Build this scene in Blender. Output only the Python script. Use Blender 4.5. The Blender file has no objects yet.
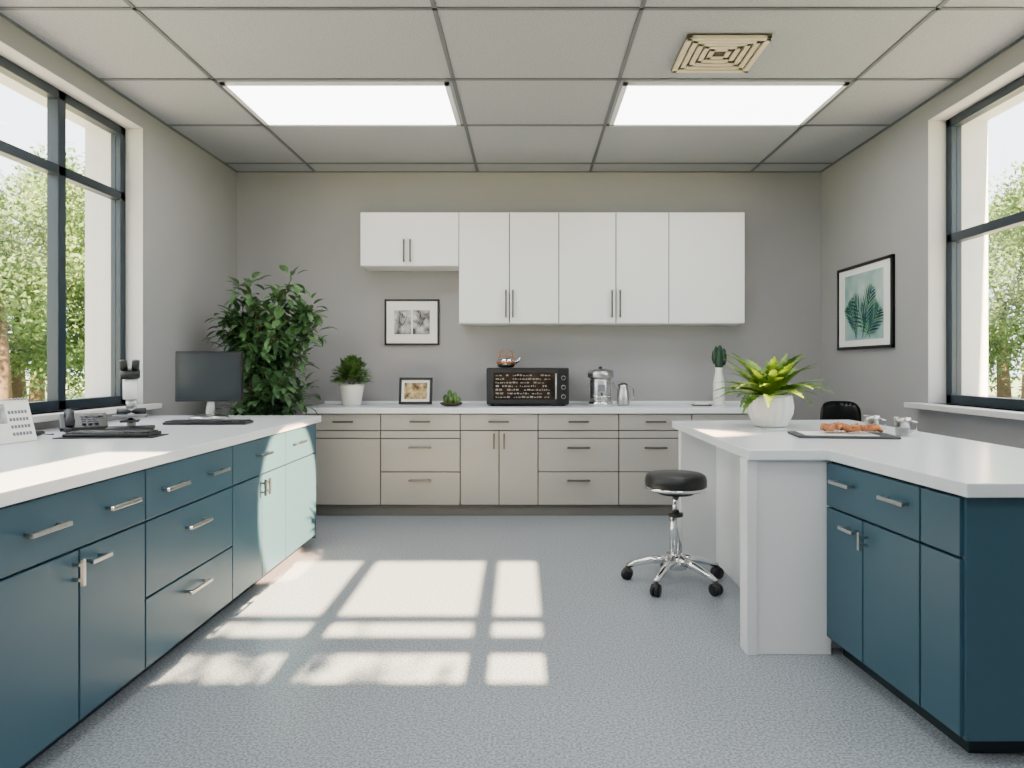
import bpy, bmesh, math, random
from mathutils import Vector, Matrix
random.seed(7)
S=bpy.context.scene
def srgb(r,g,b):
    f=lambda c:(c/255/12.92) if c/255<=.04045 else ((c/255+.055)/1.055)**2.4
    return (f(r),f(g),f(b),1)
def mat(name,col,rough=.5,metal=0,var=.06,scale=8,bump=0,bscale=200,emit=0,coat=0,col2=None,detail=3,stretch=None,trans=0,ramp=(.3,.7)):
    m=bpy.data.materials.new(name); m.use_nodes=True
    nt=m.node_tree; n=nt.nodes; p=n['Principled BSDF']
    p.inputs['Roughness'].default_value=rough; p.inputs['Metallic'].default_value=metal
    if coat: p.inputs['Coat Weight'].default_value=coat
    tc=n.new('ShaderNodeTexCoord'); mp=n.new('ShaderNodeMapping'); nt.links.new(tc.outputs['Object'],mp.inputs[0])
    if stretch: mp.inputs['Scale'].default_value=stretch
    nz=n.new('ShaderNodeTexNoise'); nz.inputs['Scale'].default_value=scale; nz.inputs['Detail'].default_value=detail
    nt.links.new(mp.outputs[0],nz.inputs['Vector'])
    cr=n.new('ShaderNodeValToRGB'); cr.color_ramp.elements[0].position=ramp[0]; cr.color_ramp.elements[1].position=ramp[1]
    c1=[c*(1-var) for c in col[:3]]+[1]
    c2=list(col2) if col2 else [min(1,c*(1+var)) for c in col[:3]]+[1]
    cr.color_ramp.elements[0].color=c1; cr.color_ramp.elements[1].color=c2
    nt.links.new(nz.outputs['Fac'],cr.inputs[0]); nt.links.new(cr.outputs[0],p.inputs['Base Color'])
    if emit:
        nt.links.new(cr.outputs[0],p.inputs['Emission Color']); p.inputs['Emission Strength'].default_value=emit
    if bump:
        nb=n.new('ShaderNodeTexNoise'); nb.inputs['Scale'].default_value=bscale; nt.links.new(tc.outputs['Object'],nb.inputs['Vector'])
        bp=n.new('ShaderNodeBump'); bp.inputs['Strength'].default_value=bump; bp.inputs['Distance'].default_value=.01
        nt.links.new(nb.outputs['Fac'],bp.inputs['Height']); nt.links.new(bp.outputs[0],p.inputs['Normal'])
    if trans:
        tl=n.new('ShaderNodeBsdfTranslucent'); mx=n.new('ShaderNodeMixShader'); mx.inputs[0].default_value=trans
        nt.links.new(cr.outputs[0],tl.inputs[0]); nt.links.new(p.outputs[0],mx.inputs[1]); nt.links.new(tl.outputs[0],mx.inputs[2]); nt.links.new(mx.outputs[0],n['Material Output'].inputs[0])
    return m
M={}
M['wall']=mat('wall_paint',srgb(152,151,151),.7,var=.02,scale=3,bump=.05,bscale=300)
M['wallout']=mat('exterior_wall',srgb(215,212,205),.8,var=.03)
M['reveal']=mat('reveal_paint',srgb(200,199,196),.6,var=.02)
M['ceil']=mat('ceiling_tile',srgb(156,159,163),.9,var=.18,scale=130,detail=4,bump=.3,bscale=160)
M['tbar']=mat('tbar',srgb(92,96,101),.5,var=.02)
M['floor']=mat('floor_vinyl',srgb(142,149,156),.30,var=.42,scale=110,detail=6,bump=.02,bscale=200,ramp=(.38,.62))
M['teal']=mat('teal_laminate',srgb(48,82,97),.38,var=.03,scale=2)
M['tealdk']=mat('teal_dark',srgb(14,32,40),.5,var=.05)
M['beige']=mat('beige_laminate',srgb(158,155,148),.42,var=.02,scale=2)
M['beigedk']=mat('beige_shadow',srgb(66,64,60),.6,var=.05)
M['toe']=mat('beige_toe_kick',srgb(112,109,103),.6,var=.04)
M['white']=mat('white_laminate',srgb(228,229,230),.35,var=.01,scale=2)
M['whitedk']=mat('white_gap',srgb(60,60,60),.6,var=.02)
M['top']=mat('countertop',srgb(224,228,231),.2,var=.012,scale=20)
M['steel']=mat('brushed_steel',srgb(190,190,188),.28,metal=1,var=.05,scale=60)
M['chrome']=mat('chrome',srgb(225,225,226),.1,metal=1,var=.02)
M['pull']=mat('dark_pull',srgb(95,93,90),.35,metal=1,var=.05)
M['black']=mat('black_plastic',srgb(14,15,17),.35,var=.1)
M['blackm']=mat('black_matte',srgb(24,25,27),.6,var=.1)
M['grey']=mat('grey_plastic',srgb(104,108,112),.5,var=.1)
M['leather']=mat('black_leather',srgb(16,16,18),.38,var=.1,bump=.1,bscale=300)
M['screen']=mat('screen_glass',srgb(46,52,56),.15,var=.1,scale=1.5)
M['frame']=mat('window_frame',srgb(28,42,52),.4,var=.05)
M['ceramic']=mat('white_ceramic',srgb(230,228,222),.25,var=.02)
M['soil']=mat('soil',srgb(62,46,34),.9,var=.3,scale=60)
M['bark']=mat('bark',srgb(96,76,56),.85,var=.25,scale=20,bump=.3,bscale=60)
M['ficus']=mat('ficus_leaf',srgb(30,66,34),.45,var=.35,scale=6,col2=srgb(100,142,84),trans=.2)
M['fern']=mat('fern_leaf',srgb(34,84,22),.5,var=.3,scale=9,col2=srgb(130,166,42),trans=.12)
M['bush']=mat('bush_leaf',srgb(52,94,40),.5,var=.3,scale=20,col2=srgb(114,152,72),trans=.2)
M['cactus']=mat('cactus',srgb(30,62,40),.6,var=.3,scale=40)
M['paper']=mat('mat_board',srgb(236,235,230),.7,var=.01)
M['sketch']=mat('grey_sketch',srgb(90,92,92),.7,var=.6,scale=14,col2=srgb(215,215,212))
M['gold']=mat('gold_art',srgb(120,84,34),.6,var=.6,scale=22,col2=srgb(232,200,140))
M['wood']=mat('wood_frame',srgb(60,42,30),.5,var=.2,scale=20)
M['aqua']=mat('aqua_art',srgb(100,150,156),.7,var=.15,scale=3,col2=srgb(190,208,196))
M['art1']=mat('art_green',srgb(14,54,62),.7,var=.2,scale=9,col2=srgb(30,92,88))
M['art2']=mat('art_lightgreen',srgb(84,142,98),.7,var=.2,scale=9)
M['food']=mat('baked_food',srgb(140,72,36),.5,var=.35,scale=30,col2=srgb(204,130,70))
M['orange']=mat('copper_orange',srgb(190,110,60),.3,metal=.6,var=.1)
M['slate']=mat('slate',srgb(54,56,60),.5,var=.2,scale=12)
M['oven']=mat('oven_glass',srgb(30,24,20),.12,var=.5,scale=9,col2=srgb(58,44,34))
M['label']=mat('label_print',srgb(120,116,108),.5,var=.5,scale=80)
M['vent']=mat('vent_metal',srgb(208,196,168),.5,var=.03)
M['ventdk']=mat('vent_dark',srgb(74,64,50),.7,var=.1)
M['lamp']=mat('light_diffuser',(1,1,1,1),.5,var=0,emit=9.0)
M['grass']=mat('grass',srgb(112,132,88),.9,var=.2,scale=1.5,col2=srgb(150,166,116))
M['bounce_paving']=mat('bounce_paving',srgb(176,174,168),.85,var=.08,scale=3)
M['tree']=mat('tree_leaf',srgb(58,84,42),.6,var=.35,scale=1.1,col2=srgb(124,152,84),trans=.35)
g=bpy.data.materials.new('window_glass'); g.use_nodes=True; nt=g.node_tree; nt.nodes.clear()
o=nt.nodes.new('ShaderNodeOutputMaterial'); mx=nt.nodes.new('ShaderNodeMixShader'); tr=nt.nodes.new('ShaderNodeBsdfTransparent'); gl=nt.nodes.new('ShaderNodeBsdfGlossy')
gl.inputs['Roughness'].default_value=.02; mx.inputs[0].default_value=.05
nt.links.new(tr.outputs[0],mx.inputs[1]); nt.links.new(gl.outputs[0],mx.inputs[2]); nt.links.new(mx.outputs[0],o.inputs[0]); M['glass']=g

class B:
    def __init__(s): s.v=[];s.f=[];s.mi=[];s.sm=[];s.ms=[]
    def m(s,k):
        if k not in s.ms: s.ms.append(k)
        return s.ms.index(k)
    def add(s,vs,fs,k,smooth=False,X=None):
        o=len(s.v); flip=False
        if X is not None:
            vs=[X@Vector(v) for v in vs]; flip=X.to_3x3().determinant()<0
        s.v+= [tuple(v) for v in vs]; i=s.m(k)
        for f in fs:
            f=[a+o for a in f]
            if flip: f=f[::-1]
            s.f.append(f); s.mi.append(i); s.sm.append(smooth)
    def box(s,x0,x1,y0,y1,z0,z1,k,bev=0,X=None):
        x0,x1=sorted((x0,x1));y0,y1=sorted((y0,y1));z0,z1=sorted((z0,z1))
        if bev:
            bm=bmesh.new(); bmesh.ops.create_cube(bm,size=1)
            for v in bm.verts: v.co=Vector(((x0+x1)/2+v.co.x*(x1-x0),(y0+y1)/2+v.co.y*(y1-y0),(z0+z1)/2+v.co.z*(z1-z0)))
            bmesh.ops.bevel(bm,geom=bm.edges[:],offset=bev,segments=2,affect='EDGES',profile=.5)
            s.bm(bm,k,False,X); return
        v=[(x,y,z) for x in(x0,x1) for y in(y0,y1) for z in(z0,z1)]
        s.add(v,[(0,1,3,2),(4,6,7,5),(0,4,5,1),(2,3,7,6),(0,2,6,4),(1,5,7,3)],k,False,X)
    def bm(s,bm,k,smooth=False,X=None):
        bm.verts.index_update()
        s.add([v.co.copy() for v in bm.verts],[[v.index for v in f.verts] for f in bm.faces],k,smooth,X); bm.free()
    def lathe(s,prof,c,k,seg=28,X=None,smooth=True,ripple=0,rn=16):
        vs=[];fs=[];n=len(prof)
        for r,z in prof:
            for i in range(seg):
                a=2*math.pi*i/seg; rr=r*(1+ripple*math.cos(a*rn))
                vs.append((c[0]+rr*math.cos(a),c[1]+rr*math.sin(a),c[2]+z))
        for j in range(n-1):
            for i in range(seg):
                fs.append((j*seg+i,j*seg+(i+1)%seg,(j+1)*seg+(i+1)%seg,(j+1)*seg+i))
        if prof[0][0]>1e-4: fs.append(tuple(range(seg))[::-1])
        if prof[-1][0]>1e-4: fs.append(tuple((n-1)*seg+i for i in range(seg)))
        s.add(vs,fs,k,smooth,X)
    def tube(s,pts,r,k,seg=10,X=None):
        pts=[Vector(p) for p in pts]; n=len(pts); rs=r if isinstance(r,(list,tuple)) else [r]*n
        vs=[];fs=[]; ref=None
        for i,p in enumerate(pts):
            t=(pts[min(i+1,n-1)]-pts[max(i-1,0)]).normalized()
            if ref is None: ref=Vector((0,0,1)) if abs(t.z)<.9 else Vector((1,0,0))
            a=t.cross(ref).normalized(); b=t.cross(a).normalized()
            for q in range(seg):
                an=2*math.pi*q/seg; vs.append(p+a*math.cos(an)*rs[i]+b*math.sin(an)*rs[i])
        for j in range(n-1):
            for q in range(seg): fs.append((j*seg+q,j*seg+(q+1)%seg,(j+1)*seg+(q+1)%seg,(j+1)*seg+q))
        fs.append(tuple(range(seg))[::-1]); fs.append(tuple((n-1)*seg+q for q in range(seg)))
        s.add(vs,fs,k,True,X)
    def blob(s,c,r,k,X=None,sub=2,jit=0):
        bm=bmesh.new(); bmesh.ops.create_icosphere(bm,subdivisions=sub,radius=1)
        for v in bm.verts:
            j=1+random.uniform(-jit,jit); v.co=Vector((c[0]+v.co.x*r[0]*j,c[1]+v.co.y*r[1]*j,c[2]+v.co.z*r[2]*j))
        s.bm(bm,k,True,X)
    def prism(s,poly,z0,z1,k,bev=0,X=None):
        bm=bmesh.new(); vs=[bm.verts.new((x,y,z0)) for x,y in poly]; f=bm.faces.new(vs)
        r=bmesh.ops.extrude_face_region(bm,geom=[f])
        for e in r['geom']:
            if isinstance(e,bmesh.types.BMVert): e.co.z=z1
        bmesh.ops.recalc_face_normals(bm,faces=bm.faces[:])
        if bev: bmesh.ops.bevel(bm,geom=bm.edges[:],offset=bev,segments=2,affect='EDGES',profile=.5)
        s.bm(bm,k,False,X)
    def leaf(s,p,d,L,W,k,n=4,droop=.5,serr=0,wide=.45):
        p=Vector(p); d=Vector(d).normalized(); side=d.cross(Vector((0,0,1)))
        if side.length<.05: side=Vector((random.uniform(-1,1),random.uniform(-1,1),0))
        side.normalize(); ax=side; vs=[];fs=[]
        for i in range(n+1):
            t=i/n; w=W*.5*(math.sin(math.pi*min(1,max(.04,t**(.8))))**.8 if i<n else .04)
            if serr: w*= (1+serr*(1 if i%2 else -1))
            up=side.cross(d).normalized()
            vs+= [p-side*w+up*w*.25,p,p+side*w+up*w*.25]
            p=p+d*(L/n); d=(Matrix.Rotation(-droop/n,3,ax)@d)
        for i in range(n):
            a=i*3; fs+=[(a,a+1,a+4,a+3),(a+1,a+2,a+5,a+4)]
        s.add(vs,fs,k,True)
    def obj(s,name):
        me=bpy.data.meshes.new(name); me.from_pydata(s.v,[],s.f)
        for k in s.ms: me.materials.append(M[k])
        me.polygons.foreach_set('material_index',s.mi); me.polygons.foreach_set('use_smooth',s.sm); me.update()
        ob=bpy.data.objects.new(name,me); S.collection.objects.link(ob); return ob
def FR(o,u,n):
    return Matrix(((u[0],n[0],0,o[0]),(u[1],n[1],0,o[1]),(0,0,1,o[2] if len(o)>2 else 0),(0,0,0,1)))
def PL(x,y,z,rot=0):
    return Matrix.Translation((x,y,z))@Matrix.Rotation(math.radians(rot),4,'Z')

XL,XR,YB,YF,H=-2.68,2.68,6.42,-.6,3.03
T=.4
# ---------- room shell
b=B(); b.box(XL-T,XR+T,YF-T,YB+T,-.15,0,'floor'); b.obj('floor')
b=B(); b.box(XL-T,XR+T,YF-T,YB+T,H,H+.2,'ceil'); b.obj('ceiling')
b=B(); b.box(XL-T,XR+T,YB,YB+T,0,H,'wall'); b.obj('wall_back')
WL=(1.55,4.86,.985,2.90); WR=(1.4,4.70,1.0,2.90)
def sidewall(name,x0,x1,w):
    b=B(); b.box(x0,x1,YF,w[0],0,H,'wall'); b.box(x0,x1,w[1],YB,0,H,'wall')
    b.box(x0,x1,w[0],w[1],0,w[2],'wall'); b.box(x0,x1,w[0],w[1],w[3],H,'wall')
    b.obj(name)
sidewall('wall_left',XL-T,XL,WL); sidewall('wall_right',XR,XR+T,WR)
# front wall (behind camera) with clerestory window
cx0,cx1,cz0,cz1=-1.7,.13,1.84,2.86
b=B(); b.box(XL-T,cx0,YF-.12,YF,0,H,'wall'); b.box(cx1,XR+T,YF-.12,YF,0,H,'wall'); b.box(cx0,cx1,YF-.12,YF,0,cz0,'wall'); b.box(cx0,cx1,YF-.12,YF,cz1,H,'wall'); b.obj('wall_front')
b=B(); yy0,yy1=YF-.08,YF-.03
for a in((cx0,cx0+.03),(-.99,-.89),(-.21,-.11),(cx1-.015,cx1)): b.box(a[0],a[1],yy0,yy1,cz0,cz1,'frame')
for a in((cz0,cz0+.03),(2.04,2.13),(2.24,2.28),(cz1-.03,cz1)): b.box(cx0,cx1,yy0,yy1,a[0],a[1],'frame')
b.obj('window_3')
def sidewindow(name,xin,sgn,w,mull,trans):
    b=B(); xa,xb=xin+sgn*.12,xin+sgn*.19; y0,y1,z0,z1=w; f=.06
    b.box(xa,xb,y0,y0+f,z0,z1,'frame',.004); b.box(xa,xb,y1-f,y1,z0,z1,'frame',.004)
    b.box(xa,xb,y0,y1,z0,z0+f,'frame',.004); b.box(xa,xb,y0,y1,z1-f,z1,'frame',.004)
    for m in mull: b.box(xa,xb,m-.035,m+.035,z0,z1,'frame',.004)
    for m in trans: b.box(xa,xb,y0,y1,m-.03,m+.03,'frame',.004)
    xc=(xa+xb)/2; b.box(xc-.003,xc+.003,y0+f,y1-f,z0+f,z1-f,'glass')
    b.obj(name)
sidewindow('window_1',XL,-1,WL,(2.22,2.88,3.54,4.2),(2.42,))
sidewindow('window_2',XR,1,WR,(2.1,2.95,3.8),(2.10,))
b=B(); b.box(XL-.12,XL+.07,WL[0]-.03,WL[1]+.12,WL[2]-.035,WL[2],'reveal',.004); b.obj('trim_1')
b=B(); b.box(XR-.10,XR+.12,WR[0]-.03,WR[1]+.12,WR[2]-.035,WR[2],'reveal',.004); b.obj('trim_2')
def lining(name,xin,sgn,w):
    b=B(); y0,y1,z0,z1=w; e=.004
    for xa,xb in((xin-sgn*.0,xin+sgn*.118),(xin+sgn*.192,xin+sgn*T)):
        b.box(xa,xb,y1-e,y1,z0,z1,'reveal'); b.box(xa,xb,y0,y0+e,z0,z1,'reveal'); b.box(xa,xb,y0,y1,z1-e,z1,'reveal')
    b.obj(name)
lining('trim_3',XL,-1,WL); lining('trim_4',XR,1,WR)
# ceiling grid
b=B(); t=.012
for x in(-1.96,-.47,.56,2.03): b.box(x-t,x+t,YF,YB,H-.006,H,'tbar')
ROW=[6.14,5.17,4.34,3.48,2.62,1.76,.9,.04]
for y in ROW: b.box(XL,XR,y-t,y+t,H-.006,H,'tbar')
b.box(XL,XL+.02,YF,YB,H-.006,H,'tbar'); b.box(XR-.02,XR,YF,YB,H-.006,H,'tbar'); b.box(XL,XR,YB-.02,YB,H-.006,H,'tbar')
b.obj('ceiling_grid')
for (x0,x1) in((-1.93,-.50),(.59,2.0)):
    for (y0,y1) in((4.37,5.14),(1.79,2.59),(-.4,.3)):  # far row is real; the two nearer rows are unseen extras brightening the room
        b=B(); f=.03; z0=H-.02
        b.box(x0,x1,y0,y0+f,z0,H-.007,'white'); b.box(x0,x1,y1-f,y1,z0,H-.007,'white'); b.box(x0,x0+f,y0,y1,z0,H-.007,'white'); b.box(x1-f,x1,y0,y1,z0,H-.007,'white')
        b.box(x0+f,x1-f,y0+f,y1-f,H-.015,H-.008,'lamp'); b.obj('ceiling_light_panel')
# vent
b=B(); vx0,vx1,vy0,vy1=.85,1.30,3.74,4.18
b.box(vx0,vx1,vy0,vy1,H-.012,H-.007,'ventdk')
for i in range(5):
    o=i*.041; w=.028; z0=H-.03+i*.003
    a0,a1,c0,c1=vx0+o,vx1-o,vy0+o*.95,vy1-o*.95
    b.box(a0,a1,c0,c0+w,z0,H-.012,'vent',.002); b.box(a0,a1,c1-w,c1,z0,H-.012,'vent',.002); b.box(a0,a0+w,c0,c1,z0,H-.012,'vent',.002); b.box(a1-w,a1,c0,c1,z0,H-.012,'vent',.002)
b.obj('ceiling_air_vent')
b=B(); b.box(XL,XL+.012,4.95,YB,0,.1,'reveal',.003); b.obj('baseboard_left')
b=B(); b.box(XR-.012,XR,YF,YB,0,.1,'reveal',.003); b.obj('baseboard_right')

def handle(b,X,s,z,L=.18,vert=False,k='steel',out=.032,r=.007):
    if vert:
        b.box(s-r,s+r,.02+out-.006,.02+out+.006,z-L/2,z+L/2,k,.002,X)
        for q in(-1,1): b.box(s-r*.8,s+r*.8,.018,.02+out,z+q*(L/2-.02)-.005,z+q*(L/2-.02)+.005,k,0,X)
    else:
        b.box(s-L/2,s+L/2,.02+out-.006,.02+out+.006,z-r,z+r,k,.002,X)
        for q in(-1,1): b.box(s+q*(L/2-.02)-.005,s+q*(L/2-.02)+.005,.018,.02+out,z-r*.8,z+r*.8,k,0,X)
def panel(b,X,s0,s1,z0,z1,k,g=.004): b.box(s0+g,s1-g,0,.02,z0+g,z1-g,k,.0025,X)

# ---------- left teal counter
X=FR((-1.51,0),(0,1),(1,0)); b=B()
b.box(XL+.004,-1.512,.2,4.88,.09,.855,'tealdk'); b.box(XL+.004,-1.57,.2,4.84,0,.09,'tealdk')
b.box(XL+.004,-1.49,4.88,4.90,.05,.855,'teal',.002)
b.prism([(XL+.004,.15),(-1.462,.15),(-1.462,4.93),(XL+.004,4.93)],.857,.902,'top',.004)
zt,zd,zm,zb=.85,.645,.345,.07
def dunit(y0,y1):
    panel(b,X,y0,y1,zd,zt,'teal'); handle(b,X,y0+.22*(y1-y0)/.8,.75); handle(b,X,y0+.62*(y1-y0)/.8,.75)
    m=(y0+y1)/2; panel(b,X,y0,m,zb,zd,'teal'); panel(b,X,m,y1,zb,zd,'teal'); handle(b,X,m+.07,zd-.05,.11); handle(b,X,m-.03,zd-.07,.09,True)
dunit(1.92,2.72); dunit(.3,1.1)
def drw(y0,y1,two=False):
    panel(b,X,y0,y1,zd,zt,'teal'); panel(b,X,y0,y1,zm,zd,'teal'); panel(b,X,y0,y1,zb,zm,'teal'); c=(y0+y1)/2
    if two: handle(b,X,c-.2,.75); handle(b,X,c+.2,.75)
    else: handle(b,X,c,.75)
    handle(b,X,c,.55,.2); handle(b,X,c,.27,.2)
drw(2.72,3.52,True); drw(1.1,1.92)
panel(b,X,3.52,4.29,zd,zt,'teal'); handle(b,X,3.9,.76); panel(b,X,4.29,4.88,zd,zt,'teal'); handle(b,X,4.5,.76)
panel(b,X,3.52,3.91,zb,zd,'teal'); panel(b,X,3.91,4.29,zb,zd,'teal'); panel(b,X,4.29,4.88,zb,zd,'teal')
handle(b,X,3.88,zd-.07,.09,True); handle(b,X,3.94,zd-.07,.09,True)
b.obj('teal_counter_cabinet')

# ---------- back base cabinets
X=FR((0,5.82),(1,0),(0,-1)); b=B(); xl,xr=-1.84,1.95
b.box(xl,xr,5.822,YB-.004,.095,.855,'beigedk'); b.box(xl+.02,xr-.02,5.85,YB-.004,0,.095,'toe')
b.box(xl-.002,xl+.0,5.80,YB-.004,.09,.855,'beige')
b.prism([(xl-.03,5.78),(xr+.03,5.78),(xr+.03,YB-.004),(xl-.03,YB-.004)],.857,.905,'top',.004)
b.box(xl-.03,xr+.03,YB-.02,YB-.004,.905,.93,'top',.003)
za,zb1,zc,zd1,ze=.852,.715,.650,.372,.096
def top(s0,s1): panel(b,X,s0,s1,zb1,za,'beige'); handle(b,X,(s0+s1)/2,.79,.17,k='pull')
def dcol(s0,s1):
    top(s0,s1); panel(b,X,s0,s1,zc,zb1,'beige'); panel(b,X,s0,s1,zd1,zc,'beige'); panel(b,X,s0,s1,ze,zd1,'beige')
    handle(b,X,(s0+s1)/2,.575,.19,k='pull'); handle(b,X,(s0+s1)/2,.305,.19,k='pull')
top(xl,-1.23); panel(b,X,xl,-1.23,zc,zb1,'beige'); panel(b,X,xl,-1.23,ze,zc,'beige')
dcol(-1.23,-.57)
panel(b,X,-.57,.075,zb1,za,'beige'); handle(b,X,-.25,.79,.17,k='pull')
panel(b,X,-.57,-.248,ze,zb1,'beige'); panel(b,X,-.248,.075,ze,zb1,'beige'); handle(b,X,-.29,.63,.13,True,'pull'); handle(b,X,-.205,.63,.13,True,'pull')
dcol(.075,.744); dcol(.744,1.35); dcol(1.35,xr)
b.obj('beige_base_cabinet')

# ---------- wall cabinets
X=FR((0,6.11),(1,0),(0,-1)); b=B()
b.box(-1.47,-.61,6.112,YB-.003,2.12,2.59,'white'); b.box(-.61,1.88,6.112,YB-.003,1.62,2.59,'white')
b.box(-1.467,-.613,6.108,6.112,2.125,2.585,'whitedk'); b.box(-.607,1.877,6.108,6.112,1.625,2.585,'whitedk')
panel(b,X,-1.47,-.61,2.12,2.59,'white')
xs=[-.61,-.17,.26,.757,1.217,1.88]
for a,c in zip(xs,xs[1:]): panel(b,X,a,c,1.62,2.59,'white')
handle(b,X,-1.085,2.25,.2,True,'pull'); handle(b,X,-1.03,2.25,.2,True,'pull')
for s in(-.20,-.14,.72,.79): handle(b,X,s,1.79,.24,True,'pull')
b.obj('white_wall_cabinet')

# ---------- island
b=B(); zt=.845
b.prism([(.94,3.0),(1.285,3.0),(1.345,2.15),(2.15,2.15),(2.15,4.70),(.94,4.60)],zt,.89,'top',.004)
b.box(.955,1.31,3.03,3.10,0,zt,'white',.003); b.box(.94,.985,3.02,3.12,0,zt,'white',.003)
b.box(1.19,2.10,3.10,4.45,0,zt,'white'); b.box(.965,2.10,4.45,4.52,0,zt,'white',.003)
A=Vector((1.375,2.20)); C=Vector((1.305,3.03)); u=(C-A).normalized(); n=Vector((-u.y,u.x)); L=(C-A).length
X=FR((A.x,A.y),u,n)
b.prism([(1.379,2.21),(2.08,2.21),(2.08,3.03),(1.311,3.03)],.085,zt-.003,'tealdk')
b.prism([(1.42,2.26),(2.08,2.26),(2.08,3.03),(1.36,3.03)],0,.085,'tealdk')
b.box(1.368,2.1,2.19,2.21,.075,zt-.003,'teal',.002)
s1,s2=.20,.55
panel(b,X,0,s1,.645,.838,'teal'); panel(b,X,0,s1,.08,.645,'teal')
panel(b,X,s1,L,.645,.838,'teal'); handle(b,X,s1+.12,.765,.15); handle(b,X,L-.16,.765,.15)
panel(b,X,s1,s2,.08,.645,'teal'); panel(b,X,s2,L,.08,.645,'teal'); handle(b,X,s2+.07,.59,.1); handle(b,X,s2-.03,.57,.07,True)
b.obj('island_counter')

# ---------- stool
b=B(); sx,sy=.845,4.03
b.lathe([(0,.535),(.15,.535),(.168,.545),(.176,.57),(.176,.60),(.168,.622),(.15,.632),(0,.637)],(sx,sy,0),'leather',40)
b.lathe([(.10,.515),(.10,.535)],(sx,sy,0),'black'); b.lathe([(.165,.542),(.179,.546),(.179,.558),(.165,.562)],(sx,sy,0),'chrome',40)
b.lathe([(.020,.38),(.020,.53)],(sx,sy,0),'chrome',16); b.lathe([(.036,.12),(.036,.38),(.032,.40),(.02,.40)],(sx,sy,0),'chrome',24); b.lathe([(.042,.385),(.042,.405)],(sx,sy,0),'black')
b.lathe([(.03,.08),(.065,.09),(.06,.14),(.034,.17)],(sx,sy,0),'chrome',24)
def star(b,cx,cy,R,k,rot=0,f=1):
    for i in range(5):
        a=rot+i*2*math.pi/5; dx,dy=math.cos(a),math.sin(a)
        b.tube([(cx+dx*.03,cy+dy*.03,.14),(cx+dx*R*.5,cy+dy*R*.5,.125),(cx+dx*R*.85,cy+dy*R*.85,.095),(cx+dx*R,cy+dy*R,.078)],[.028*f,.022*f,.018*f,.014*f],k)
        b.tube([(cx+dx*R,cy+dy*R,.08),(cx+dx*R,cy+dy*R,.05)],.01,'black')
        for q in(-1,1):
            ox,oy=-dy*.014*q,dx*.014*q
            b.tube([(cx+dx*R+ox*.3,cy+dy*R+oy*.3,.034),(cx+dx*R+ox*1.5,cy+dy*R+oy*1.5,.034)],.034,'black',18)
        b.blob((cx+dx*R,cy+dy*R,.05),(.026,.026,.024),'black')
star(b,sx,sy,.28,'chrome',.35)
b.obj('rolling_stool')
# ---------- office chair
b=B(); cx,cy=2.40,5.22
star(b,cx,cy,.22,'black',.1); b.lathe([(.025,.1),(.025,.43)],(cx,cy,0),'chrome',16)
b.box(cx-.21,cx+.21,cy-.21,cy+.21,.43,.50,'leather',.025)
b.tube([(cx,cy+.15,.44),(cx,cy+.235,.5),(cx,cy+.235,.80)],.014,'black')
bm=bmesh.new(); bmesh.ops.create_grid(bm,x_segments=10,y_segments=8,size=.5)
for v in bm.verts:
    x,z=v.co.x*.32,v.co.y*.36; r=(abs(v.co.x*2)**4+abs(v.co.y*2)**4)
    sc=1/max(1,r**.25) ; x*=sc; z*=sc
    v.co=Vector((cx+x,cy+.205-x*x*1.4,.80+z))
rr=bmesh.ops.solidify(bm,geom=bm.faces[:],thickness=.035); b.bm(bm,'leather',True)
b.obj('office_chair')

# ---------- plants
b=B(); px,py=-2.13,5.52
b.lathe([(.13,0),(.15,.02),(.19,.36),(.20,.38),(.18,.38),(.17,.34)],(px,py,0),'ceramic',32); b.lathe([(0,.34),(.175,.34)],(px,py,0),'soil')
def rnd(a): return random.uniform(-a,a)
for tnk in range(4):
    a0=tnk*1.6; pts=[Vector((px+.03*math.cos(a0),py+.03*math.sin(a0),.33))]
    for i in range(6): pts.append(pts[-1]+Vector((rnd(.03)+.018*math.cos(a0),rnd(.03)+.018*math.sin(a0),.23)))
    b.tube(pts,[.018,.017,.015,.013,.011,.009,.006],'bark',8)
def crown(b,cx,cy,base,specs,key,nl,L,W):
    for (ex,ey,ez,r) in specs:
        st=Vector((cx+rnd(.03),cy+rnd(.03),max(base,ez-.55))); en=Vector((cx+ex,cy+ey,ez))
        mid=(st+en)/2+Vector((0,0,.08)); b.tube([st,mid,en],[.008,.006,.003],'bark',5)
        for i in range(nl):
            t=random.uniform(.25,1.0)
            p=st.lerp(mid,t*2) if t<.5 else mid.lerp(en,t*2-1)
            d=Vector((rnd(1),rnd(1),rnd(.9))).normalized(); p=p+d*random.uniform(.01,r)
            dd=(d+(en-st).normalized()*.5+Vector((0,0,-.25))).normalized()
            b.leaf(p,dd,L*random.uniform(.7,1.25),W*random.uniform(.8,1.2),key,4,random.uniform(.3,1.1))
specs=[]
for (ex,ez) in [(.30,1.92),(.12,1.76),(-.05,1.66),(.37,1.74),(-.25,1.64),(-.36,1.56),(.42,1.55),(.2,1.55),(-.1,1.45),(-.32,1.38),(.34,1.36),(.05,1.3),(-.2,1.2),(.24,1.18),(.30,1.08),(.0,1.05),(-.12,.95),(.15,.92),(.02,.8),(-.08,1.90),(-.36,1.70),(.1,.7),(.18,1.4),(-.15,1.6),(.1,1.15),(.36,1.66)]:
    specs.append((ex,rnd(.26),ez,.12))
crown(b,px+.03,py,.5,specs,'ficus',80,.105,.048)
b.obj('potted_ficus_tree')

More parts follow.
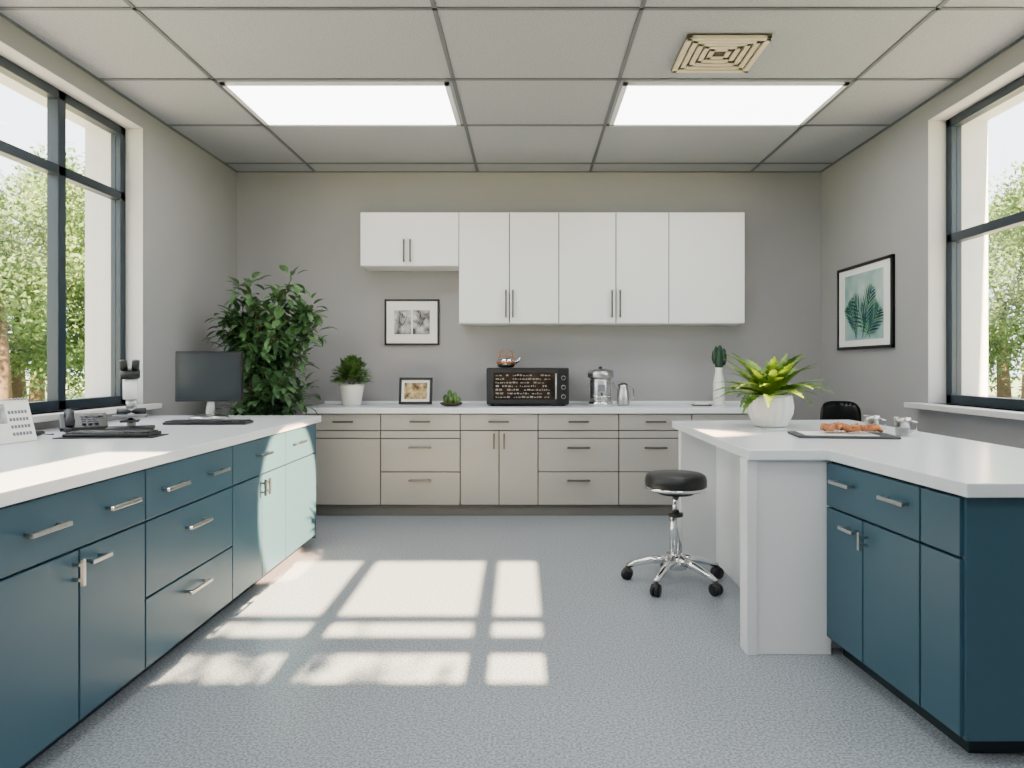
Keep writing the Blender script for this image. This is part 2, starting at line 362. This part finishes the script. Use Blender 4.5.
# fern on island
b=B(); fx,fy,fz=1.43,4.15,.891
b.lathe([(.075,0),(.095,.01),(.125,.08),(.13,.12),(.122,.17),(.118,.19),(.108,.19),(.105,.17)],(fx,fy,fz),'ceramic',64,ripple=.03,rn=16); b.lathe([(0,.165),(.11,.17)],(fx,fy,fz),'soil')
for i in range(70):
    a=random.uniform(0,2*math.pi); el=random.uniform(.35,1.45)
    d=Vector((math.cos(a)*math.cos(el),math.sin(a)*math.cos(el),math.sin(el)))
    b.leaf((fx+math.cos(a)*.04,fy+math.sin(a)*.04,fz+.165),d,random.uniform(.25,.38),random.uniform(.05,.078),'fern',18,random.uniform(.5,1.4),serr=.25)
b.obj('potted_fern')
# small pot plant back counter
b=B(); qx,qy,qz=-1.54,6.08,.906
b.lathe([(.07,0),(.08,.01),(.105,.16),(.108,.185),(.10,.185),(.095,.16)],(qx,qy,qz),'ceramic',32); b.lathe([(0,.16),(.098,.165)],(qx,qy,qz),'soil')
for i in range(800):
    a=random.uniform(0,2*math.pi); el=random.uniform(-.1,1.5); R=random.uniform(.04,.135)
    d=Vector((math.cos(a)*math.cos(el),math.sin(a)*math.cos(el),math.sin(el)))
    b.leaf(Vector((qx,qy,qz+.22))+Vector((d.x*R*1.12,d.y*R,d.z*R*1.35)),d+Vector((rnd(.5),rnd(.5),rnd(.4))),.055,.03,'bush',3,.5)
for i in range(12):
    a=i*.52; b.tube([(qx,qy,qz+.16),(qx+.08*math.cos(a),qy+.08*math.sin(a),qz+.28)],.003,'bush',5)
b.obj('potted_shrub')
# cactus vase
b=B(); qx,qy=1.66,6.12
b.lathe([(.045,0),(.05,.01),(.05,.2),(.036,.27),(.03,.31),(.034,.33),(.026,.33)],(qx,qy,.906),'ceramic',24)
for dx,r0,z0,z1 in((0,.032,.30,.50),(-.038,.022,.36,.49),(.04,.022,.35,.50),(.012,.02,.42,.53),(-.02,.018,.44,.52)):
    b.lathe([(.008,z0),(r0,z0+.04),(r0*1.05,(z0+z1)/2),(r0*.8,z1-.02),(0.001,z1)],(qx+dx,qy+rnd(.015),.906),'cactus',24,ripple=.12,rn=8)
b.obj('potted_cactus')
# succulent dish
b=B(); qx,qy=-.67,6.03
b.lathe([(.05,0),(.09,.012),(.10,.03),(.09,.03),(.085,.022),(0,.022)],(qx,qy,.906),'wood',28)
for dx,dy,h in((-.05,0,.10),(-.015,.02,.14),(.03,0,.12),(.06,.01,.08),(0,-.03,.08)):
    b.lathe([(.012,.02),(.018,.04),(.018,h-.02),(.01,h-.004),(.001,h)],(qx+dx,qy+dy,.906),'bush',14,ripple=.1,rn=7)
b.obj('succulent_dish')

# ---------- picture frames
def framebox(b,X,w,h,fw,k,depth=.025):
    b.box(-w/2,w/2,0,depth*.5,0,h,k,0,X)
    b.box(-w/2,w/2,0,depth,0,fw,k,.002,X); b.box(-w/2,w/2,0,depth,h-fw,h,k,.002,X); b.box(-w/2,-w/2+fw,0,depth,0,h,k,.002,X); b.box(w/2-fw,w/2,0,depth,0,h,k,.002,X)
    b.box(-w/2+fw,w/2-fw,depth*.5,depth*.6,fw,h-fw,'paper',0,X)
b=B(); X=FR((-1.07,YB-.003,1.44),(1,0),(0,-1)); framebox(b,X,.50,.42,.018,'black')
for c in(-.085,.085):
    b.box(c-.078,c+.078,.015,.0165,.10,.32,'sketch',0,X)
for c in(-.09,.08):
    for i in range(9):
        a=rnd(1.2); p=Vector((c+rnd(.03),.0175,.16+.1*random.random()))
        q=p+Vector((math.sin(a)*.05,0,math.cos(a)*.06)); b.tube([p,q],.003,'slate',5,X)
b.obj('framed_sketch')
b=B(); X=FR((XR-.003,5.575,1.385),(0,-1),(-1,0)); framebox(b,X,.91,.685,.024,'black')
b.box(-.32,.32,.015,.0165,.075,.61,'aqua',0,X)
def flat(b,X,x,z,a,L,W,k,off,curve=.5):
    vs=[];n=10; aa=a
    for i in range(n+1):
        t=i/n; w=W/2*math.sin(math.pi*t)**.8 if 0<i<n else .001
        vs+= [(x-math.cos(aa)*w,off,z+math.sin(aa)*w),(x+math.cos(aa)*w,off,z-math.sin(aa)*w)]
        x+=math.sin(aa)*L/n; z+=math.cos(aa)*L/n; aa+=curve/n
    b.add(vs,[(2*i,2*i+1,2*i+3,2*i+2) for i in range(n)],k,False,X)
def frond(x,z,a,L,curve,off,W=.15):
    n=9; aa=a; pts=[]
    for i in range(n+1):
        pts.append((x,z,aa)); x+=math.sin(aa)*L/n; z+=math.cos(aa)*L/n; aa+=curve/n
    for i in range(1,n+1):
        px_,pz_,pa=pts[i]; ll=W*math.sin(math.pi*(.2+.72*i/n))
        for sg in(-1,1):
            flat(b,X,px_,pz_,pa+sg*.5,ll*1.25,.017,('art1','art2','art1','art1')[i%4],off+.0002*i,sg*.35)
    for i in range(n): 
        b.tube([(pts[i][0],off+.002,pts[i][1]),(pts[i+1][0],off+.002,pts[i+1][1])],.002,'art1',5,X)
frond(.12,.09,-.75,.42,.1,.0175); frond(.0,.09,.25,.40,.3,.0200); frond(-.1,.09,-.25,.30,-.5,.0225); frond(.05,.09,.85,.30,-.1,.0245)
b.obj('framed_palm_print')
b=B(); X=PL(-.995,6.14,.913,0)@Matrix.Rotation(math.radians(-10),4,'X')@FR((0,0,0),(1,0),(0,-1)); framebox(b,X,.29,.235,.022,'black')
b.box(-.10,.10,.015,.0165,.045,.19,'gold',0,X); b.tube([(0,0,.15),(0,-.07,.03)],.006,'black',6,X)
b.obj('tabletop_photo_frame')

# ---------- microwave oven
b=B(); x0,x1,y0,y1,z0,z1=-.365,.345,6.0,6.36,.918,1.235
b.box(x0,x1,y0,y1,z0,z1,'black',.012)
for fx_ in(x0+.05,x1-.05):
    for fy_ in(y0+.05,y1-.05): b.lathe([(.015,0),(.015,.015)],(fx_,fy_,.906),'black',12)
b.box(x0+.015,x1-.10,y0-.014,y0,z0+.015,z1-.015,'blackm',.005); b.box(x0+.06,x1-.13,y0-.017,y0-.013,z0+.045,z1-.04,'oven')
for r in range(7):
    zz=z0+.06+r*.031; xx=x0+.08
    while xx<x1-.17:
        w=random.uniform(.006,.03)
        if random.random()<.75: b.box(xx,xx+w,y0-.0185,y0-.017,zz,zz+random.uniform(.005,.016),'label')
        xx+=w+.008
b.tube([(x1-.115,y0-.04,z0+.05),(x1-.115,y0-.04,z1-.05)],.007,'steel'); 
for zz in(z0+.06,z1-.06): b.tube([(x1-.115,y0-.04,zz),(x1-.115,y0-.01,zz)],.005,'steel')
for zz in(z0+.07,z0+.15,z0+.23): b.tube([(x1-.05,y0-.018,zz),(x1-.05,y0+.002,zz)],.02,'steel',20); b.tube([(x1-.05,y0-.024,zz),(x1-.05,y0-.016,zz)],.014,'black',20)
b.obj('microwave_oven')
b=B(); kx,ky,kz=-.20,6.15,1.236
b.lathe([(.05,0),(.075,.01),(.085,.045),(.075,.08),(.04,.10),(.0,.105)],(kx,ky,kz),'chrome',28); b.lathe([(.086,.035),(.089,.045),(.086,.055)],(kx,ky,kz),'orange',28)
b.blob((kx,ky,kz+.115),(.014,.014,.014),'orange'); b.tube([(kx+.07,ky,kz+.04),(kx+.105,ky,kz+.06),(kx+.125,ky,kz+.095)],[.018,.012,.008],'chrome')
b.tube([(kx-.06,ky,kz+.08),(kx-.05,ky,kz+.14),(kx,ky,kz+.165),(kx+.05,ky,kz+.14),(kx+.06,ky,kz+.08)],.007,'orange')
b.obj('teapot')
# rounded chrome coffee percolator
b=B(); qx,qy=.625,6.12
b.lathe([(.10,0),(.105,.01),(.105,.03),(.09,.04)],(qx,qy,.906),'chrome',32)
b.lathe([(.088,.04),(.092,.06),(.092,.22),(.088,.24)],(qx,qy,.906),'steel',32)
for zz in(.075,.205): b.lathe([(.0935,zz),(.0955,zz+.004),(.0955,zz+.010),(.0935,zz+.014)],(qx,qy,.906),'chrome',32)
b.lathe([(.105,.24),(.113,.25),(.113,.29),(.10,.305),(.05,.315),(0,.318)],(qx,qy,.906),'steel',32); b.lathe([(.012,.315),(.018,.33),(.014,.338),(0,.34)],(qx,qy,.906),'black',16)
b.tube([(qx,qy-.085,.985),(qx,qy-.125,.985),(qx,qy-.125,.965)],[.014,.012,.010],'steel'); b.tube([(qx,qy-.115,.99),(qx,qy-.115,1.02)],.007,'black')
b.box(qx-.03,qx+.03,qy-.096,qy-.090,1.03,1.09,'grey',.002)
for q in(-1,1): b.tube([(qx+q*.09,qy,1.11),(qx+q*.112,qy,1.105),(qx+q*.112,qy,1.05),(qx+q*.09,qy,1.045)],.006,'steel')
b.obj('coffee_percolator')
b=B(); jx,jy=.825,6.12
b.lathe([(.045,0),(.055,.01),(.06,.06),(.05,.12),(.04,.15),(.048,.18),(.044,.18)],(jx,jy,.906),'steel',24); b.lathe([(.0,.2),(.02,.195),(.045,.18)],(jx,jy,.906),'black',24)
b.tube([(jx+.045,jy-.02,1.06),(jx+.085,jy-.03,1.05),(jx+.085,jy-.03,.97),(jx+.05,jy-.02,.95)],.006,'steel')
b.tube([(jx-.045,jy,1.05),(jx-.07,jy,1.085)],[.014,.006],'steel')
b.obj('coffee_carafe')
b=B(); b.box(1.42,1.58,6.04,6.14,.906,.915,'wood',.003); b.box(1.44,1.56,6.06,6.12,.915,.93,'paper',.003); b.obj('note_pad')

# ---------- left desk items
X=PL(-2.13,4.66,.903,6); b=B()
b.lathe([(0,0),(.12,0),(.125,.008),(.09,.02),(.03,.03),(.0,.03)],(0,0,0),'steel',32,X)
b.tube([(0,.02,.02),(0,.04,.12),(0,.03,.2)],[.032,.024,.02],'steel',14,X)
b.box(-.215,.215,-.01,.025,.11,.445,'black',.008,X); b.box(-.195,.195,-.012,-.009,.13,.425,'screen',0,X); b.box(-.12,.12,.02,.05,.16,.38,'black',.01,X)
b.obj('computer_monitor')
def keyboard(x,y,rot,w=.45,pad=False):
    b=B(); X=PL(x,y,.903,rot)
    if pad: b.box(-w/2-.03,w/2+.03,-.10,.085,0,.004,'blackm',.001,X); X=X@Matrix.Translation((0,0,.004))
    b.box(-w/2,w/2,-.075,.075,0,.016,'black',.005,X)
    for r in range(5):
        nk=14
        for c in range(nk):
            a=-w/2+.012+c*(w-.024)/nk; 
            if r==0 and 4<=c<=8:
                if c==4: b.box(a,a+5*(w-.024)/nk-.003,-.065,-.042,.016,.022,'slate',.001,X)
                continue
            b.box(a,a+(w-.024)/nk-.003,-.065+r*.027,-.042+r*.027,.016,.022,'blackm' if (c+r)%3 else 'slate',0,X)
    b.obj('computer_keyboard')
keyboard(-1.92,4.20,3,.48); keyboard(-2.05,3.45,4,.40,True)
# microscope
b=B(); X=PL(-2.13,3.74,.903,25)@Matrix.Diagonal((1.25,1.15,1.0,1))
b.box(-.09,.09,-.07,.09,0,.022,'blackm',.006,X); b.tube([(0,.06,.015),(0,.06,.30)],.017,'ceramic',14,X); b.box(-.035,.035,-.06,.03,.05,.06,'black',.003,X)
b.tube([(0,.06,.05),(0,.02,.055)],.014,'black',12,X)
b.tube([(0,.06,.27),(0,0,.27)],.02,'ceramic',12,X); b.tube([(0,-.01,.17),(0,-.01,.29)],.028,'ceramic',16,X); b.tube([(0,-.01,.12),(0,-.01,.17)],.016,'steel',14,X); b.tube([(.02,-.02,.13),(.012,-.015,.17)],.01,'steel',12,X)
b.tube([(0,-.01,.285),(0,-.02,.325)],.038,'black',16,X); b.tube([(-.02,-.02,.315),(-.024,-.05,.375)],.015,'black',14,X); b.tube([(.02,-.02,.315),(.024,-.05,.375)],.015,'black',14,X); b.tube([(-.055,.06,.1),(.055,.06,.1)],.018,'black',14,X)
b.box(-.065,.065,-.06,.03,.075,.087,'grey',.002,X); b.box(-.012,.012,.02,.06,.07,.09,'ceramic',0,X)
b.obj('microscope')
# black desk telephone
b=B(); X=PL(-2.43,3.82,.903,35)
Xw=X@Matrix(((0,0,1,0),(1,0,0,0),(0,1,0,0),(0,0,0,1)))
b.prism([(-.09,0),(.09,0),(.09,.085),(-.09,.02)],-.11,.11,'black',.004,Xw)
Xs=X@Matrix.Translation((0,0,.055))@Matrix.Rotation(math.radians(19.5),4,'X')
for r in range(4):
    for c in range(3): b.box(-.01+c*.028,.01+c*.028,-.065+r*.026,-.047+r*.026,0,.006,'slate',.001,Xs)
b.box(-.012,.09,.04,.075,0,.004,'screen',0,Xs)
b.tube([(-.065,-.085,.03),(-.065,-.075,.055),(-.065,0,.08),(-.065,.065,.09),(-.065,.085,.075)],[.022,.024,.014,.024,.022],'blackm',14,X)
pts=[]
for i in range(90):
    t=i/89; a=i*.9; pts.append((-.09+.01*math.cos(a)+.02*math.sin(t*3),-.10-.10*t,.014+.008*math.sin(a)))
b.tube(pts,.0025,'black',5,X)
b.obj('desk_telephone')
b=B(); X=PL(-2.42,3.42,.903,-15); b.blob((0,0,.018),(.034,.056,.017),'black',X); b.box(-.001,.001,-.05,-.005,.03,.0355,'steel',0,X); b.tube([(0,.05,.01),(.03,.08,.006),(-.02,.12,.006)],.003,'black',6,X); b.obj('computer_mouse')
b=B(); X=PL(-2.38,3.16,.904,80)
for sgn in(-1,1):
    Xc=X@Matrix.Translation((0,sgn*.055,0))@Matrix.Rotation(math.radians(sgn*16),4,'X')
    b.box(-.13,.13,-.002,.002,0,.195,'paper',.0008,Xc)
    if sgn<0:
        b.box(-.115,.0,-.0035,-.002,.09,.18,'sketch',0,Xc)
        for r in range(4):
            for c in range(6): b.box(.012+c*.017,.024+c*.017,-.003,-.002,.03+r*.034,.045+r*.034,'grey',0,Xc)
for i in range(14): 
    xx=-.12+i*.0185; b.tube([(xx,.008*math.cos(a),.188+.010*math.sin(a)) for a in [k*.7 for k in range(10)]],.0015,'steel',5,X)
b.obj('desk_calendar')
b=B(); X=PL(-2.36,2.86,.903,10)
for i in range(5): b.box(-.11,.11,-.14,.14,i*.004,i*.004+.003,'paper',0,X@Matrix.Rotation(rnd(.06),4,'Z'))
b.obj('paper_stack')

# ---------- island items
b=B(); X=PL(1.60,3.58,.891,-8); b.box(-.24,.24,-.13,.13,0,.012,'slate',.004,X); b.box(-.20,.15,-.10,.10,.012,.014,'paper',0,X)
for i in range(30):
    cxx,cyy=random.uniform(-.08,.17),random.uniform(-.07,.08); a=random.uniform(0,3.1); R=.024
    pts=[(cxx+math.cos(a+t)*R,cyy+math.sin(a+t)*R,.027+.01*math.sin(t)+random.uniform(0,.018)) for t in(0,.6,1.2,1.8,2.4,3.0)]
    b.tube(pts,[.004,.012,.016,.015,.010,.003],'food',8,X)
b.obj('snack_platter')
def mug(x,y):
    b=B(); b.lathe([(.02,0),(.03,.004),(.038,.075),(.04,.095),(.037,.095),(.033,.012),(0,.01)],(x,y,.891),'steel',28); b.tube([(x+.037,y,.97),(x+.07,y-.005,.96),(x+.07,y-.005,.92),(x+.034,y,.91)],.006,'steel'); b.obj('metal_mug')
mug(1.83,3.74); mug(1.92,3.60)
b=B(); X=PL(1.36,3.86,.891,15); b.tube([(-.07,0,.005),(.07,0,.005)],[.003,.005],'steel',8,X); b.blob((-.08,0,.006),(.016,.01,.005),'steel',X); b.obj('teaspoon')

# ---------- exterior
b=B(); b.box(-90,90,-60,90,-.4,-.16,'grass'); b.box(-7,-3.2,-4,14,-.16,-.13,'bounce_paving'); b.box(3.2,7,-4,14,-.16,-.13,'bounce_paving'); b.obj('ground_outside')  # unseen pale walkways added so light bounced indoors is less green
def leafq(t,p,s,k='tree',d=Vector((0,0,1))):
    a=Vector((random.gauss(0,1),random.gauss(0,1),random.gauss(0,1))).normalized(); c=a.cross(d+Vector((.01,.02,0))).normalized()
    t.add([p-a*s,p-c*s*.5,p+a*s,p+c*s*.5],[(0,1,2,3)],k)
def treemesh(seed):
    random.seed(seed); t=B(); t.tube([(0,0,-.2),(.05,0,1.0),(0,.05,2.4)],[.16,.12,.07],'bark',8)
    blobs=[(rnd(1.3),rnd(1.3),random.uniform(.9,4.6),random.uniform(.5,1.0)) for _ in range(22)]
    for _ in range(12500):
        bx,by,bz,r=random.choice(blobs); d=Vector((random.gauss(0,1),random.gauss(0,1),random.gauss(0,1))).normalized()
        p=Vector((bx,by,bz))+d*r*random.uniform(.5,1.0); leafq(t,p,random.uniform(.035,.075),'tree',d)
    return t.obj('outdoor_tree')
base=[treemesh(3),treemesh(11)]
pos=[(-13,8,1.25),(-14,13,1.35),(-13.5,18,1.45),(-16,22,1.6),(-18,16,1.5),(-17,10,1.4),(-19,27,1.8),(-14,3,1.3),(-15,24,1.2),(-21,20,1.9),(-12,22,1.0),(-20,13,1.6),
     (14,16,1.2),(15,21,1.5),(16,12,1.25),(18,17,1.5),(17,25,1.6),(13.5,8,1.1),(20,22,1.8),(14,26,1.5)]
for i,(x,y,s) in enumerate(pos):
    if i<2: ob=base[i]
    else:
        ob=bpy.data.objects.new('outdoor_tree',base[i%2].data); S.collection.objects.link(ob)
    ob.location=(x,y,-.16); ob.rotation_euler=(0,0,i*1.3); ob.scale=(s,s,s*.95)
# small tree outside the clerestory whose branches dapple the sun
random.seed(5); t=B(); t.tube([(-2.4,-4.6,-.2),(-2.3,-4.5,2.0),(-1.9,-4.2,3.5)],[.12,.09,.05],'bark',8)
for i in range(10):
    e=Vector((random.uniform(-1.9,-.25),-4+rnd(.3),random.uniform(3.4,3.95))); s0=Vector((-2.1,-4.3,2.9)); m=(e+s0)/2+Vector((0,0,.1))
    t.tube([s0,m,e],[.03,.018,.006],'bark',6)
    for _ in range(38): 
        q=s0.lerp(e,random.uniform(.45,1)); leafq(t,q+Vector((rnd(.24),rnd(.3),rnd(.15))),random.uniform(.05,.09))
t.obj('outdoor_small_tree')

# ---------- lights
w=bpy.data.worlds.new('World'); S.world=w; w.use_nodes=True; nt=w.node_tree; bg=nt.nodes['Background']
bg.inputs['Color'].default_value=(.87,.94,1,1); bg.inputs['Strength'].default_value=5.6
sd=Vector((-.015,1,-.55)).normalized()
l=bpy.data.lights.new('sun','SUN'); l.energy=100; l.color=(1,.77,.50); l.angle=math.radians(.6); ob=bpy.data.objects.new('sun',l); ob.rotation_euler=sd.to_track_quat('-Z','Y').to_euler(); ob.location=(1,-6,6); S.collection.objects.link(ob)
l=bpy.data.lights.new('added_sun_spot','SPOT'); l.energy=130000; l.color=(1,.56,.32); l.spot_size=math.radians(6.6); l.spot_blend=.15; l.shadow_soft_size=.03  # added spot outside, stands in for sunlight on the far teal doors
ob=bpy.data.objects.new('added_sun_spot',l); ob.location=(7,2.2,3.22); ob.rotation_euler=(Vector((-1.49,4.38,.40))-ob.location).to_track_quat('-Z','Y').to_euler(); S.collection.objects.link(ob)

# ---------- camera
c=bpy.data.cameras.new('camera'); c.sensor_width=36; c.lens=700/1024*36; c.shift_x=-17/1024; c.shift_y=-18/1024; c.clip_start=.05
co=bpy.data.objects.new('camera',c); co.location=(0,0,1.25); co.rotation_euler=(math.pi/2,0,0); S.collection.objects.link(co); S.camera=co
